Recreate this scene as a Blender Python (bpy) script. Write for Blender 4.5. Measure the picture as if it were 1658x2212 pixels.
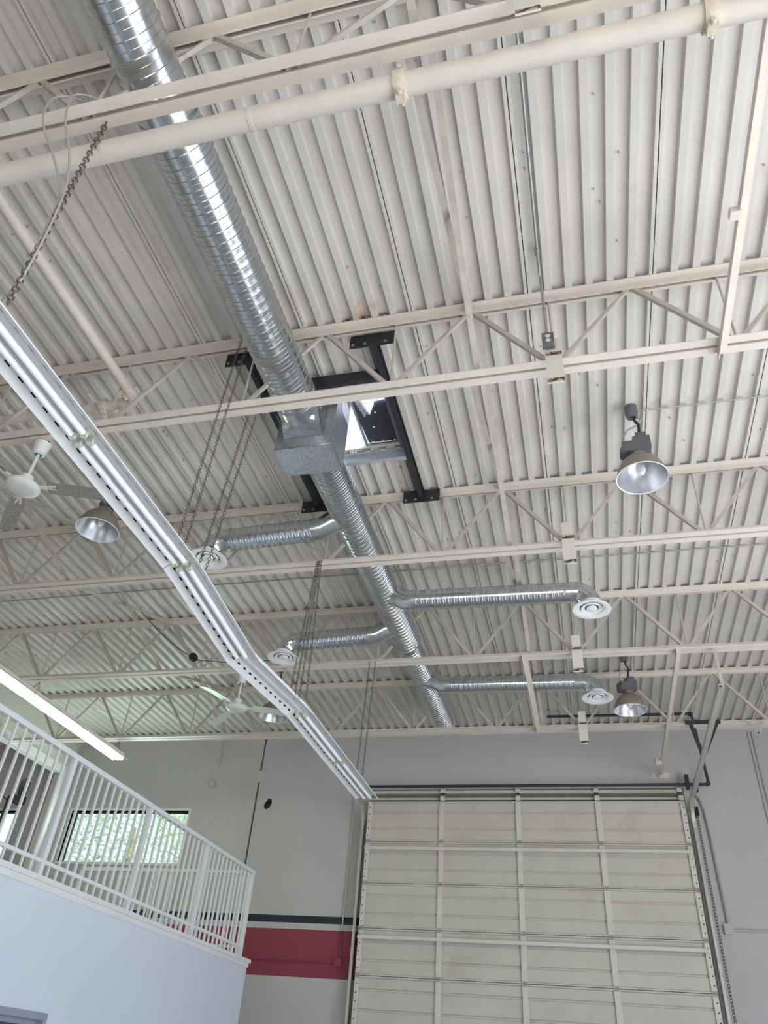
import bpy, math, random
from mathutils import Vector, Matrix

random.seed(7)
for o in list(bpy.data.objects):
    bpy.data.objects.remove(o, do_unlink=True)
SC = bpy.context.scene
C = SC.collection
CZ = 1.6                       # eye height: every z below is written above the eye, the floor is at -CZ

# ------------------------------------------------------------------ camera
YAW, PITCH, ROLL, FPX = -0.289796, 0.656925, 0.0875117, 1602.577
fw = Vector((math.sin(YAW)*math.cos(PITCH), math.cos(YAW)*math.cos(PITCH), math.sin(PITCH)))
rt = Vector((math.cos(YAW), -math.sin(YAW), 0)); up = rt.cross(fw)
r2 = rt*math.cos(ROLL)+up*math.sin(ROLL); u2 = -rt*math.sin(ROLL)+up*math.cos(ROLL)
cd = bpy.data.cameras.new('camera'); cam = bpy.data.objects.new('camera', cd); C.objects.link(cam)
cam.matrix_world = Matrix(((r2.x, u2.x, -fw.x, 0), (r2.y, u2.y, -fw.y, 0), (r2.z, u2.z, -fw.z, CZ), (0, 0, 0, 1)))
cd.sensor_fit = 'VERTICAL'; cd.sensor_height = 24.0; cd.lens = 24.0*FPX/2212.0
cd.clip_start = 0.05; cd.clip_end = 300
SC.camera = cam

# ------------------------------------------------------------------ light
w = bpy.data.worlds.new('world'); SC.world = w; w.use_nodes = True
nt = w.node_tree; nt.nodes.clear()
wo = nt.nodes.new('ShaderNodeOutputWorld'); wb = nt.nodes.new('ShaderNodeBackground')
wb.inputs[0].default_value = (0.68, 0.82, 1.0, 1); wb.inputs[1].default_value = 3.0
nt.links.new(wb.outputs[0], wo.inputs[0])

def light(name, kind, energy, col, loc, aim=None, size=None, sizey=None):
    d = bpy.data.lights.new(name, kind); d.energy = energy; d.color = col
    o = bpy.data.objects.new(name, d); C.objects.link(o); o.location = (loc[0], loc[1], loc[2]+CZ)
    if aim:
        o.rotation_euler = (Vector(aim)-Vector(loc)).to_track_quat('-Z', 'Y').to_euler()
    if kind == 'AREA':
        d.shape = 'RECTANGLE'; d.size = size; d.size_y = sizey or size
    return o
sun = light('sun', 'SUN', 29.0, (1.0, 0.98, 0.97), (20, -6, 18), aim=(0.5, 0, -1.6)); sun.data.angle = 0.01
# daylight standing in the open bay doors of the right wall and, weaker, of the front wall
light('side_bay_daylight', 'AREA', 190, (0.78, 0.89, 1.0), (5.95, -2.0, 0.6), aim=(0, -2.0, 0.6), size=4.8, sizey=4.2)
light('side_bay_daylight', 'AREA', 290, (0.60, 0.79, 1.0), (5.95, 4.2, 0.6), aim=(0, 4.2, 0.6), size=4.8, sizey=4.2)
light('front_bay_daylight', 'AREA', 200, (1.0, 0.97, 0.93), (-1.5, -7.9, -0.1), aim=(-1.5, 0, -0.1), size=4.8, sizey=2.9)
light('sideroom_window_daylight', 'AREA', 60, (0.85, 0.9, 1.0), (-11.3, 12.02, 3.1), aim=(-11.3, 6, 2.6), size=2.2, sizey=0.8)
light('mezzanine_window_daylight', 'AREA', 70, (0.74, 1.0, 0.87), (-7.8, 12.02, 3.1), aim=(-7.6, 6, 4.0), size=2.2, sizey=0.8)
SC.view_settings.view_transform = 'Standard'; SC.view_settings.look = 'None'
SC.view_settings.gamma = 1.0; SC.view_settings.use_curve_mapping = False
SC.view_settings.exposure = -0.3

# ------------------------------------------------------------------ materials
def s2l(c):
    return tuple(((x/255)/12.92 if x/255 <= 0.04045 else ((x/255+0.055)/1.055)**2.4) for x in c)
MATS = {}
def mat(name, rgb, rough=0.6, metal=0.0, var=0.0, scale=6.0, bump=0.0, bscale=60.0, dirt=None, dscale=1.2, dlo=0.55, dhi=0.75, spec=0.5, emit=None, estr=0.0, trans=0.0):
    m = bpy.data.materials.new(name); m.use_nodes = True
    n = m.node_tree.nodes; l = m.node_tree.links; b = n['Principled BSDF']
    col = (*s2l(rgb), 1)
    b.inputs['Base Color'].default_value = col; b.inputs['Roughness'].default_value = rough
    b.inputs['Metallic'].default_value = metal; b.inputs['Specular IOR Level'].default_value = spec
    tc = n.new('ShaderNodeTexCoord'); src = None
    if var > 0:
        nz = n.new('ShaderNodeTexNoise'); nz.inputs['Scale'].default_value = scale; nz.inputs['Detail'].default_value = 5
        l.new(tc.outputs['Object'], nz.inputs['Vector'])
        mr = n.new('ShaderNodeMapRange'); mr.inputs[1].default_value = 0.3; mr.inputs[2].default_value = 0.7
        mr.inputs[3].default_value = 1-var; mr.inputs[4].default_value = 1+var
        l.new(nz.outputs['Fac'], mr.inputs[0])
        mx = n.new('ShaderNodeMix'); mx.data_type = 'RGBA'; mx.blend_type = 'MULTIPLY'; mx.inputs[0].default_value = 1
        mx.inputs[6].default_value = col; l.new(mr.outputs[0], mx.inputs[7]); src = mx.outputs[2]
    if dirt:
        nz = n.new('ShaderNodeTexNoise'); nz.inputs['Scale'].default_value = dscale; nz.inputs['Detail'].default_value = 8
        nz.inputs['Roughness'].default_value = 0.65
        l.new(tc.outputs['Object'], nz.inputs['Vector'])
        mr = n.new('ShaderNodeMapRange'); mr.inputs[1].default_value = dlo; mr.inputs[2].default_value = dhi
        l.new(nz.outputs['Fac'], mr.inputs[0])
        mx = n.new('ShaderNodeMix'); mx.data_type = 'RGBA'
        l.new(mr.outputs[0], mx.inputs[0])
        if src: l.new(src, mx.inputs[6])
        else: mx.inputs[6].default_value = col
        mx.inputs[7].default_value = (*s2l(dirt), 1); src = mx.outputs[2]
    if src: l.new(src, b.inputs['Base Color'])
    if bump > 0:
        nz = n.new('ShaderNodeTexNoise'); nz.inputs['Scale'].default_value = bscale; nz.inputs['Detail'].default_value = 4
        l.new(tc.outputs['Object'], nz.inputs['Vector'])
        bp = n.new('ShaderNodeBump'); bp.inputs['Strength'].default_value = bump; bp.inputs['Distance'].default_value = 0.01
        l.new(nz.outputs['Fac'], bp.inputs['Height']); l.new(bp.outputs[0], b.inputs['Normal'])
    if emit:
        b.inputs['Emission Color'].default_value = (*s2l(emit), 1); b.inputs['Emission Strength'].default_value = estr
    if trans: b.inputs['Transmission Weight'].default_value = trans
    MATS[name] = m
    return m
mat('deck', (212, 207, 201), 0.42, var=0.05, scale=2.5, dirt=(196, 186, 174), dscale=1.5, dlo=0.6, dhi=0.8)
mat('steel', (221, 211, 200), 0.5, var=0.05, scale=5, dirt=(150, 128, 108), dscale=3.0, dlo=0.68, dhi=0.82)
mat('web', (190, 182, 172), 0.55, var=0.1, scale=9, dirt=(120, 100, 84), dscale=6.0, dlo=0.62, dhi=0.8)
mat('pipe', (212, 204, 193), 0.5, var=0.05, scale=4, dirt=(176, 150, 122), dscale=2.2, dlo=0.68, dhi=0.85)
mat('coupling', (212, 200, 182), 0.6, var=0.1, scale=40, bump=0.25, bscale=60, dirt=(130, 108, 88), dscale=26, dlo=0.62, dhi=0.74)
mat('plate', (220, 214, 205), 0.55, var=0.04, dirt=(96, 72, 56), dscale=24.0, dlo=0.66, dhi=0.74)
mat('rust', (92, 68, 54), 0.85, var=0.5, scale=60, dirt=(206, 194, 182), dscale=40, dlo=0.5, dhi=0.6)
mat('galv', (208, 211, 214), 0.22, 0.97, var=0.10, scale=18, bump=0.22, bscale=10)
mat('galv_sheet', (196, 200, 206), 0.36, 0.8, var=0.22, scale=45)
mat('conduit', (168, 168, 164), 0.4, 0.6, var=0.12, scale=20)
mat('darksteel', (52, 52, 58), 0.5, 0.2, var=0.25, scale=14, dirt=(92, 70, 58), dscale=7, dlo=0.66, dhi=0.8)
mat('blackpipe', (46, 50, 56), 0.45, var=0.1)
mat('wallpaint', (190, 188, 186), 0.75, var=0.03, scale=1.3, dirt=(172, 168, 164), dscale=0.9, dlo=0.6, dhi=0.85, bump=0.08, bscale=40)
mat('sealant', (42, 40, 40), 0.8)
mat('patch', (196, 194, 190), 0.75)
mat('mezzwall', (214, 219, 228), 0.65, var=0.02, scale=1.0)
mat('creamwall', (206, 204, 196), 0.7, var=0.03, scale=1.5)
mat('roomwall', (150, 146, 148), 0.8, var=0.03)
mat('trimwhite', (228, 228, 226), 0.5, var=0.03)
mat('railwhite', (226, 228, 228), 0.45, var=0.03)
mat('doorpanel', (203, 197, 184), 0.5, var=0.05, scale=1.8, dirt=(170, 160, 144), dscale=1.4, dlo=0.55, dhi=0.85)
mat('doorstile', (216, 211, 200), 0.5, var=0.05)
mat('track', (192, 189, 181), 0.45, 0.4, var=0.12, scale=12)
mat('hinge', (172, 166, 154), 0.6, 0.3, var=0.2, scale=30)
mat('headgap_shade', (112, 107, 98), 0.8, var=0.1)  # dark tone holds the shade in the gaps between the head rails
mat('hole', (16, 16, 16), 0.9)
mat('fixture', (232, 233, 235), 0.35, var=0.02)
mat('tube', (246, 248, 250), 0.25)
mat('tubelit', (255, 250, 235), 0.3, emit=(248, 250, 228), estr=36.0)
mat('fixlit', (240, 238, 228), 0.4)
mat('lampholder', (214, 212, 196), 0.5)
mat('chain', (120, 112, 102), 0.45, 0.7, var=0.2, scale=80)
mat('cable', (188, 186, 180), 0.4, 0.5, bump=0.5, bscale=160)
mat('blackcable', (40, 40, 42), 0.6)
mat('lampshade', (150, 141, 130), 0.5, 0.3, var=0.06)
mat('reflector', (206, 208, 212), 0.3, 0.75)
mat('ballast', (112, 112, 116), 0.55, 0.3, var=0.15, scale=20)
mat('glassbulb', (235, 238, 240), 0.1)
mat('fanwhite', (228, 230, 226), 0.35)
mat('fandusty', (150, 146, 142), 0.8, var=0.35, scale=70)
mat('diffuser', (240, 240, 240), 0.4)
mat('floor', (178, 175, 172), 0.55, var=0.08, scale=0.8)
mat('asphalt', (150, 148, 142), 0.9, var=0.1, scale=2)
mat('pane', (244, 244, 240), 0.05, trans=0.9)
mat('leaf', (92, 128, 74), 0.6, var=0.35, scale=3)
mat('bark', (92, 76, 62), 0.9, var=0.3, scale=9, bump=0.5)
mat('skylit_steel', (168, 170, 178), 0.5, var=0.1)  # paler, bluish tone holds the sky glow on the rear channel
mat('backlit_sheet', (44, 50, 74), 0.5, 0.2)  # dark blue-grey holds the backlit shade of the sheet under the sky
mat('greyframe', (150, 152, 168), 0.5)
mat('darkglass', (60, 64, 96), 0.1)
mat('outletface', (208, 208, 202), 0.5)
mat('concretehole', (34, 30, 28), 0.95, var=0.5, scale=40)

def wall_stripes():
    """the painted bands of the back wall: charcoal line, bare band, red band (flat paint, left of the bay door only)"""
    m = MATS['wallpaint']; n = m.node_tree.nodes; l = m.node_tree.links; b = n['Principled BSDF']
    old = b.inputs['Base Color'].links[0].from_socket
    tc = n.new('ShaderNodeTexCoord'); sx = n.new('ShaderNodeSeparateXYZ'); l.new(tc.outputs['Object'], sx.inputs[0])
    def step(sock, thr, op):
        k = n.new('ShaderNodeMath'); k.operation = op; l.new(sock, k.inputs[0]); k.inputs[1].default_value = thr; return k.outputs[0]
    def mul(a, c):
        k = n.new('ShaderNodeMath'); k.operation = 'MULTIPLY'; l.new(a, k.inputs[0]); l.new(c, k.inputs[1]); return k.outputs[0]
    left = step(sx.outputs['X'], -3.3, 'LESS_THAN')
    for z0, z1, c in ((1.885, 1.985, (38, 44, 54)), (1.18, 1.80, (140, 58, 74))):
        f = mul(mul(step(sx.outputs['Z'], z0, 'GREATER_THAN'), step(sx.outputs['Z'], z1, 'LESS_THAN')), left)
        mx = n.new('ShaderNodeMix'); mx.data_type = 'RGBA'; l.new(f, mx.inputs[0]); l.new(old, mx.inputs[6])
        mx.inputs[7].default_value = (*s2l(c), 1); old = mx.outputs[2]
    l.new(old, b.inputs['Base Color'])
wall_stripes()
def deck_rust():
    """the rust bloom on the deck over the bearing plate"""
    m = MATS['deck']; n = m.node_tree.nodes; l = m.node_tree.links; b = n['Principled BSDF']; old = b.inputs['Base Color'].links[0].from_socket
    tc = n.new('ShaderNodeTexCoord'); vm = n.new('ShaderNodeVectorMath'); vm.operation = 'DISTANCE'; l.new(tc.outputs['Object'], vm.inputs[0]); vm.inputs[1].default_value = (-1.40, 3.57, 4.9)
    nz = n.new('ShaderNodeTexNoise'); nz.inputs['Scale'].default_value = 14; nz.inputs['Detail'].default_value = 6; l.new(tc.outputs['Object'], nz.inputs['Vector'])
    ad = n.new('ShaderNodeMath'); ad.operation = 'MULTIPLY_ADD'; l.new(nz.outputs['Fac'], ad.inputs[0]); ad.inputs[1].default_value = 0.45; l.new(vm.outputs['Value'], ad.inputs[2])
    mr = n.new('ShaderNodeMapRange'); mr.inputs[1].default_value = 0.42; mr.inputs[2].default_value = 0.24; l.new(ad.outputs[0], mr.inputs[0])
    mx = n.new('ShaderNodeMix'); mx.data_type = 'RGBA'; l.new(mr.outputs[0], mx.inputs[0]); l.new(old, mx.inputs[6]); mx.inputs[7].default_value = (*s2l((198, 166, 138)), 1)
    l.new(mx.outputs[2], b.inputs['Base Color'])
deck_rust()

# ------------------------------------------------------------------ mesh helpers
def curve(pts, n=6):
    P = [Vector(p) for p in pts]; out = []
    for i in range(len(P)-1):
        a, b, c, d = P[max(i-1, 0)], P[i], P[i+1], P[min(i+2, len(P)-1)]
        for k in range(n):
            t = k/n; out.append(0.5*((2*b)+(c-a)*t+(2*a-5*b+4*c-d)*t*t+(3*b-a-3*c+d)*t**3))
    return out+[P[-1]]
class M:
    def __init__(s): s.v = []; s.f = []
    def add(s, vs, fs):
        k = len(s.v); s.v += [tuple(p) for p in vs]; s.f += [tuple(i+k for i in q) for q in fs]; return s
    def box(s, x0, x1, y0, y1, z0, z1):
        return s.add([(x0, y0, z0), (x1, y0, z0), (x1, y1, z0), (x0, y1, z0), (x0, y0, z1), (x1, y0, z1), (x1, y1, z1), (x0, y1, z1)],
                     [(3, 2, 1, 0), (4, 5, 6, 7), (0, 1, 5, 4), (1, 2, 6, 5), (2, 3, 7, 6), (3, 0, 4, 7)])
    def prism(s, poly, p, q, side, upv):
        p, q, side, upv = Vector(p), Vector(q), Vector(side), Vector(upv); n = len(poly)
        vs = [p+side*a+upv*b for a, b in poly]+[q+side*a+upv*b for a, b in poly]
        fs = [(i, (i+1) % n, n+(i+1) % n, n+i) for i in range(n)]+[tuple(range(n-1, -1, -1)), tuple(range(n, 2*n))]
        return s.add(vs, fs)
    def beam(s, p, q, wd, h, upv=(0, 0, 1)):
        d = (Vector(q)-Vector(p)).normalized(); side = d.cross(Vector(upv))
        if side.length < 1e-4: side = d.cross(Vector((1, 0, 0)))
        side.normalize(); u = side.cross(d)
        a, b = wd/2, h/2
        return s.prism([(-a, -b), (a, -b), (a, b), (-a, b)], p, q, side, u)
    def tube(s, pts, r, n=10, closed=False):
        pts = [Vector(p) for p in pts]; m = len(pts)
        rs = r if isinstance(r, (list, tuple)) else [r]*m
        u = None; vs = []
        for i, p in enumerate(pts):
            if closed: d = pts[(i+1) % m]-pts[i-1]
            else: d = (pts[min(i+1, m-1)]-pts[max(i-1, 0)])
            d.normalize()
            if u is None:
                u = d.orthogonal().normalized()
            u = (u-d*u.dot(d)).normalized(); w_ = d.cross(u)
            for k in range(n):
                a = 2*math.pi*k/n; vs.append(p+(u*math.cos(a)+w_*math.sin(a))*rs[i])
        fs = []
        for i in range(m if closed else m-1):
            j = (i+1) % m
            for k in range(n):
                fs.append((i*n+k, i*n+(k+1) % n, j*n+(k+1) % n, j*n+k))
        if not closed: fs += [tuple(range(n-1, -1, -1)), tuple((m-1)*n+k for k in range(n))]
        return s.add(vs, fs)
    def lathe(s, prof, n=28, c=(0, 0, 0), ax=(0, 0, 1), capped=False):
        ax = Vector(ax).normalized(); u = ax.orthogonal().normalized(); w_ = ax.cross(u); c = Vector(c); m = len(prof)
        vs = [c+ax*z+(u*math.cos(2*math.pi*k/n)+w_*math.sin(2*math.pi*k/n))*r for r, z in prof for k in range(n)]
        fs = [(i*n+k, i*n+(k+1) % n, (i+1)*n+(k+1) % n, (i+1)*n+k) for i in range(m-1) for k in range(n)]
        if capped: fs += [tuple(range(n-1, -1, -1)), tuple((m-1)*n+k for k in range(n))]
        return s.add(vs, fs)
    def spiral(s, p, q, R, pitch=0.085, rib=0.008, n=40, per=7):
        """a spiral lock-seam duct shell: a raised helical seam on a round pipe"""
        p, q = Vector(p), Vector(q); d = q-p; L = d.length; d.normalize(); u = d.orthogonal().normalized(); w_ = d.cross(u)
        h = min(0.34, 0.015/pitch); prof = [(0, 0), (h*0.22, rib), (h*0.78, rib), (h, 0), (0.52, -0.0006), (0.54, rib*0.35), (0.60, rib*0.35), (0.62, -0.0006)]
        rows = [(t, j, r) for t in range(-1, int(L/pitch)+1) for j, r in prof]+[(int(L/pitch)+1, 0, 0)]; vs = []
        for t, j, r in rows:
            for k in range(n+1):
                a = 2*math.pi*k/n; y = min(L, max(0, (t+j+k/n)*pitch))
                vs.append(p+d*y+(u*math.cos(a)+w_*math.sin(a))*(R+r))
        c = n+1
        fs = [(i*c+k, i*c+k+1, (i+1)*c+k+1, (i+1)*c+k) for i in range(len(rows)-1) for k in range(n)]
        return s.add(vs, fs)
    def chain(s, p, q, link=0.034, r=0.0032, wd=0.011):
        p, q = Vector(p), Vector(q); d = q-p; L = d.length; d.normalize(); a = d.orthogonal().normalized(); b = d.cross(a)
        n = max(2, int(L/(link*0.78)))
        for i in range(n):
            c = p+d*(L*(i+0.5)/n); e = a if i % 2 else b
            h = link/2; g = wd
            pts = [c-d*h, c-d*h*0.6+e*g, c+d*h*0.6+e*g, c+d*h, c+d*h*0.6-e*g, c-d*h*0.6-e*g]
            s.tube(pts, r, 4, closed=True)
        return s
    def mesh(s, name, m, off=(0, 0, 0), smooth=True):
        me = bpy.data.meshes.new(name)
        me.from_pydata([(x-off[0], y-off[1], z-off[2]) for x, y, z in s.v], [], s.f); me.validate(); me.update()
        me.materials.append(MATS[m])
        if smooth:
            me.polygons.foreach_set('use_smooth', [True]*len(me.polygons)); me.set_sharp_from_angle(angle=0.65)
        return me

def thing(name, label, cat, loc=(0, 0, 0), rz=0, group=None, kind=None):
    o = bpy.data.objects.new(name, None); C.objects.link(o); o.empty_display_size = 0.1
    o.location = (loc[0], loc[1], loc[2]+CZ); o.rotation_euler = (0, 0, rz)
    o['origin'] = [float(x) for x in loc]
    tag(o, label, cat, group, kind); return o
def tag(o, label=None, cat=None, group=None, kind=None):
    if label: o['label'] = label
    if cat: o['category'] = cat
    if group: o['group'] = group
    if kind: o['kind'] = kind
    return o
def org(p):
    """where the eye-based frame's zero lies in the frame of the (unrotated) top-level parent"""
    while p.parent: p = p.parent
    return p['origin']
def part(b, name, m, parent, local=False, label=None, kind=None, smooth=True):
    """a child mesh; coordinates are eye-based unless local"""
    me = b.mesh(name, m, (0, 0, 0) if local else org(parent), smooth) if isinstance(b, M) else b
    o = bpy.data.objects.new(name, me); C.objects.link(o); o.parent = parent
    return tag(o, label, kind=kind)
def solo(b, name, m, label=None, cat=None, group=None, kind=None, loc=(0, 0, 0), smooth=True):
    """a thing that is one mesh; coordinates eye-based, the origin put at loc"""
    o = bpy.data.objects.new(name, b.mesh(name, m, loc, smooth)); C.objects.link(o)
    o.location = (loc[0], loc[1], loc[2]+CZ); o['origin'] = [float(x) for x in loc]
    return tag(o, label, cat, group, kind)
def dup(root, loc, rz=None, label=None, group=None):
    r = root.copy(); C.objects.link(r); r.location = (loc[0], loc[1], loc[2]+CZ); r['origin'] = [float(x) for x in loc]
    if rz is not None: r.rotation_euler = (0, 0, rz)
    if label: r['label'] = label
    if group: r['group'] = group
    for ch in root.children:
        c = ch.copy(); C.objects.link(c); c.parent = r
        for g in ch.children:
            d = g.copy(); C.objects.link(d); d.parent = c
    return r

# ------------------------------------------------------------------ the shell
H = 4.89                 # underside of the roof deck ribs
D = 12.15                # back wall
XL, XR, YF = -9.25, 6.0, -8.0
FL = -CZ
solo(M().box(-60, 60, -80, 60, FL-0.4, FL-0.2), 'ground', 'asphalt', kind='structure')
solo(M().box(-13.5, XR+0.2, YF-0.2, D+0.2, FL-0.2, FL), 'floor', 'floor', kind='structure')

# roof slab with the unit opening, deck sheets hung below it
OX0, OX1, OY0, OY1 = -2.36, -1.41, 4.27, 5.10
ZR = H+0.041
b = M()
for a in ((-13.5, OX0, YF-0.2, D+0.2), (OX1, XR+0.2, YF-0.2, D+0.2), (OX0, OX1, YF-0.2, OY0), (OX0, OX1, OY1, D+0.2)):
    b.box(a[0], a[1], a[2], a[3], ZR, ZR+0.07)
ceil = solo(b, 'ceiling', 'deck', kind='structure')
SEAM, PW = -0.067, 0.9125
def deck_profile(x0, x1):
    pts = []; p = PW/6
    k0 = math.floor((x0-SEAM)/p)-1; k1 = math.ceil((x1-SEAM)/p)+1
    for k in range(k0, k1):
        c = SEAM+k*p      # a low rib is centred on every seam
        pts += [(c-0.026, H), (c+0.026, H), (c+0.033, H+0.038), (c+p-0.033, H+0.038)]
    out = []
    for (xa, za), (xb, zb) in zip(pts, pts[1:]):
        if xb <= x0 or xa >= x1: continue
        if xa < x0: za = za+(zb-za)*(x0-xa)/(xb-xa); xa = x0
        if xb > x1: zb = za+(zb-za)*(x1-xa)/(xb-xa); xb = x1
        if not out: out.append((xa, za))
        out.append((xb, zb))
    return out
def sheet(b, x0, x1, y0, y1, lip):
    pr = deck_profile(x0, x1)
    if lip: pr = pr+[(x1, H+0.014)]
    n = len(pr)
    b.add([(x, y0, z) for x, z in pr]+[(x, y1, z) for x, z in pr], [(i, n+i, n+i+1, i+1) for i in range(n-1)])
for k in range(-15, 7):
    x0, x1 = SEAM+k*PW+0.0035, SEAM+(k+1)*PW-0.0035
    b = M(); cuts = [(YF, D-0.02, x0, x1)]
    if x1 > OX0 and x0 < OX1:
        cuts = [(YF, OY0, x0, x1), (OY1, D-0.02, x0, x1)]
        if x0 < OX0: cuts.append((OY0, OY1, x0, OX0))
        if x1 > OX1: cuts.append((OY0, OY1, OX1, x1))
    for y0, y1, a, c in cuts: sheet(b, a, c, y0, y1, c == x1)
    part(b, 'deck_sheet', 'deck', ceil, smooth=False)
# screw points through the deck: hundreds of specks
b = M()
for i in range(420):
    x = SEAM+random.randint(-60, 30)*PW/6+random.choice((0.05, 0.06, 0.09, 0.1)); y = random.uniform(1.0, 12)
    if OX0-0.1 < x < OX1+0.1 and OY0-0.1 < y < OY1+0.1: continue
    fx = (x-SEAM) % (PW/6); z = H+0.038 if 0.035 < fx < PW/6-0.035 else H
    b.beam((x, y, z+0.002), (x+random.uniform(-.006, .006), y+random.uniform(-.008, .008), z-0.026), 0.008, 0.008)
tag(part(b, 'screw_points', 'hinge', ceil, smooth=False), kind='stuff')

# back wall: two tilt-up panels, bay door hole, mezzanine window hole
DX0, DX1, DZ1 = -3.42, 1.47, 3.88
WX0, WX1, WZ0, WZ1 = -8.98, -6.66, 2.69, 3.54
JX0, JX1 = -5.475, -5.44
wall_b = solo(M().box(JX0-0.02, JX1+0.02, D+0.08, D+0.2, FL, ZR), 'wall_back', 'sealant', kind='structure')
def wallpanel(rects):
    b = M()
    for x0, x1, z0, z1 in rects: b.box(x0, x1, D, D+0.2, z0, z1)
    part(b, 'wall_panel', 'wallpaint', wall_b, smooth=False)
SX0, SX1 = -12.5, -10.15
wallpanel(((-13.5, SX0, FL, ZR), (SX0, SX1, FL, WZ0), (SX0, SX1, WZ1, ZR), (SX1, WX0, FL, ZR), (WX0, WX1, FL, WZ0), (WX0, WX1, WZ1, ZR), (WX1, JX0, FL, ZR)))
wallpanel(((JX1, DX0, FL, ZR), (DX0, DX1, DZ1, ZR), (DX1, XR+0.2, FL, ZR)))
part(M().box(JX0-0.02, JX1+0.03, D-0.004, D+0.05, 4.02, 4.22), 'joint_patch', 'patch', wall_b)
part(M().tube([(-6.25, D-0.012, 4.3), (-6.25, D-0.012, 4.86)], 0.012, 8), 'thin_conduit', 'wallpaint', wall_b)
part(M().lathe([(0.0, 0.0), (0.05, 0.0), (0.06, 0.012)], 16, (-6.32, D-0.012, 4.0), (0, -1, 0)), 'cover_cap', 'wallpaint', wall_b)
# broken-out hole beside the joint
b = M(); pts = [(0.075+0.012*math.sin(2*a)+random.uniform(-.012, .012), a) for a in [i*2*math.pi/14 for i in range(14)]]
b.add([(-5.22+r*math.cos(a)*0.8, D-0.004, 3.66+r*math.sin(a)*1.1) for r, a in pts]+[(-5.22, D-0.004, 3.66)], [(i, (i+1) % 14, 14) for i in range(14)])
part(b, 'broken_hole', 'concretehole', wall_b)

# ledger angle carrying the deck along the back wall
trim1 = solo(M().prism([(0, 0), (-0.09, 0), (-0.09, -0.008), (-0.008, -0.008), (-0.008, -0.1), (0, -0.1)], (-13.4, D-0.001, H-0.001), (XR, D-0.001, H-0.001), (0, 1, 0), (0, 0, 1)), 'trim_1', 'steel', kind='structure')

# right wall with two open bays, front wall with one half-raised bay
b = M()
for y0, y1 in ((YF, -4.5), (0.5, 1.7), (6.7, D)): b.box(XR, XR+0.2, y0, y1, FL, ZR)
for y0, y1 in ((-4.5, 0.5), (1.7, 6.7)): b.box(XR, XR+0.2, y0, y1, 2.8, ZR)
solo(b, 'wall_right', 'wallpaint', kind='structure', smooth=False)
b = M().box(-13.5, -4.0, YF-0.2, YF, FL, ZR).box(1.0, XR+0.2, YF-0.2, YF, FL, ZR).box(-4.0, 1.0, YF-0.2, YF, 1.4, ZR)
solo(b, 'wall_front', 'wallpaint', kind='structure', smooth=False)

# left wall on the mezzanine: open to a side room below a header
MZ, MX, MY = 1.18, -4.43, 10.46
b = M().box(XL-0.15, XL, YF, 6.8, FL, ZR).box(XL-0.15, XL, 6.8, 11.87, 4.12, ZR).box(XL-0.15, XL, 11.87, D, FL, ZR).box(XL-0.15, XL, 6.8, 11.87, FL, MZ-0.3)
wall_l = solo(b, 'wall_left', 'creamwall', kind='structure', smooth=False)
part(M().box(XL, XL+0.02, 6.7, D-0.01, 4.12, 4.26), 'header_trim', 'trimwhite', wall_l)
part(M().box(XL, XL+0.025, 11.84, D-0.01, MZ, 4.12), 'jamb_trim', 'trimwhite', wall_l)
b = M().box(-13.5, -13.3, YF, D, FL, ZR)
b.box(-13.3, XL-0.15, 5.0, 5.15, FL, ZR)
solo(b, 'wall_sideroom', 'roomwall', kind='structure', smooth=False)

# mezzanine: shop-side wall, floor slab, white cap
DYa, DYb, DZt = 5.5, 6.48, 0.28
b = M().box(MX-0.15, MX, YF, DYa, FL, MZ-0.04).box(MX-0.15, MX, DYa, DYb, DZt, MZ-0.04).box(MX-0.15, MX, DYb, MY, FL, MZ-0.04)
b.box(XL, MX-0.15, MY-0.15, MY, FL, MZ-0.3)
solo(b, 'wall_mezzanine', 'mezzwall', kind='structure', smooth=False)
solo(M().box(XL, MX-0.15, YF, MY, MZ-0.30, MZ-0.04).box(-13.3, XL, YF, D, MZ-0.30, MZ-0.04), 'floor_mezzanine', 'floor', kind='structure', smooth=False)
solo(M().box(MX-0.19, MX+0.035, YF, MY+0.035, MZ-0.04, MZ).box(XL, MX-0.19, MY-0.19, MY+0.035, MZ-0.04, MZ).box(MX, MX+0.015, YF, MY+0.015, MZ-0.09, MZ-0.04), 'trim_2', 'trimwhite', kind='structure', smooth=False)
# glazed office door under the mezzanine, only its head shows
d2 = thing('door_2', 'grey framed office door with dark glass in the white mezzanine wall', None, (MX, DYa, FL), kind='structure')
b = M()
for y0, y1, z0, z1 in ((DYa, DYb, DZt-0.05, DZt), (DYa, DYa+0.05, FL, DZt-0.05), (DYb-0.05, DYb, FL, DZt-0.05)): b.box(MX-0.12, MX+0.015, y0, y1, z0, z1)
part(b, 'door_frame', 'greyframe', d2, smooth=False)
b = M().box(MX-0.09, MX-0.05, DYa+0.05, DYa+0.13, FL, DZt-0.05).box(MX-0.09, MX-0.05, DYb-0.13, DYb-0.05, FL, DZt-0.05).box(MX-0.09, MX-0.05, DYa+0.13, DYb-0.13, DZt-0.09, DZt-0.05)
part(b, 'door_leaf', 'greyframe', d2, smooth=False)
part(M().box(MX-0.075, MX-0.065, DYa+0.13, DYb-0.13, FL+0.2, DZt-0.09), 'door_glass', 'darkglass', d2, smooth=False)

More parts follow.
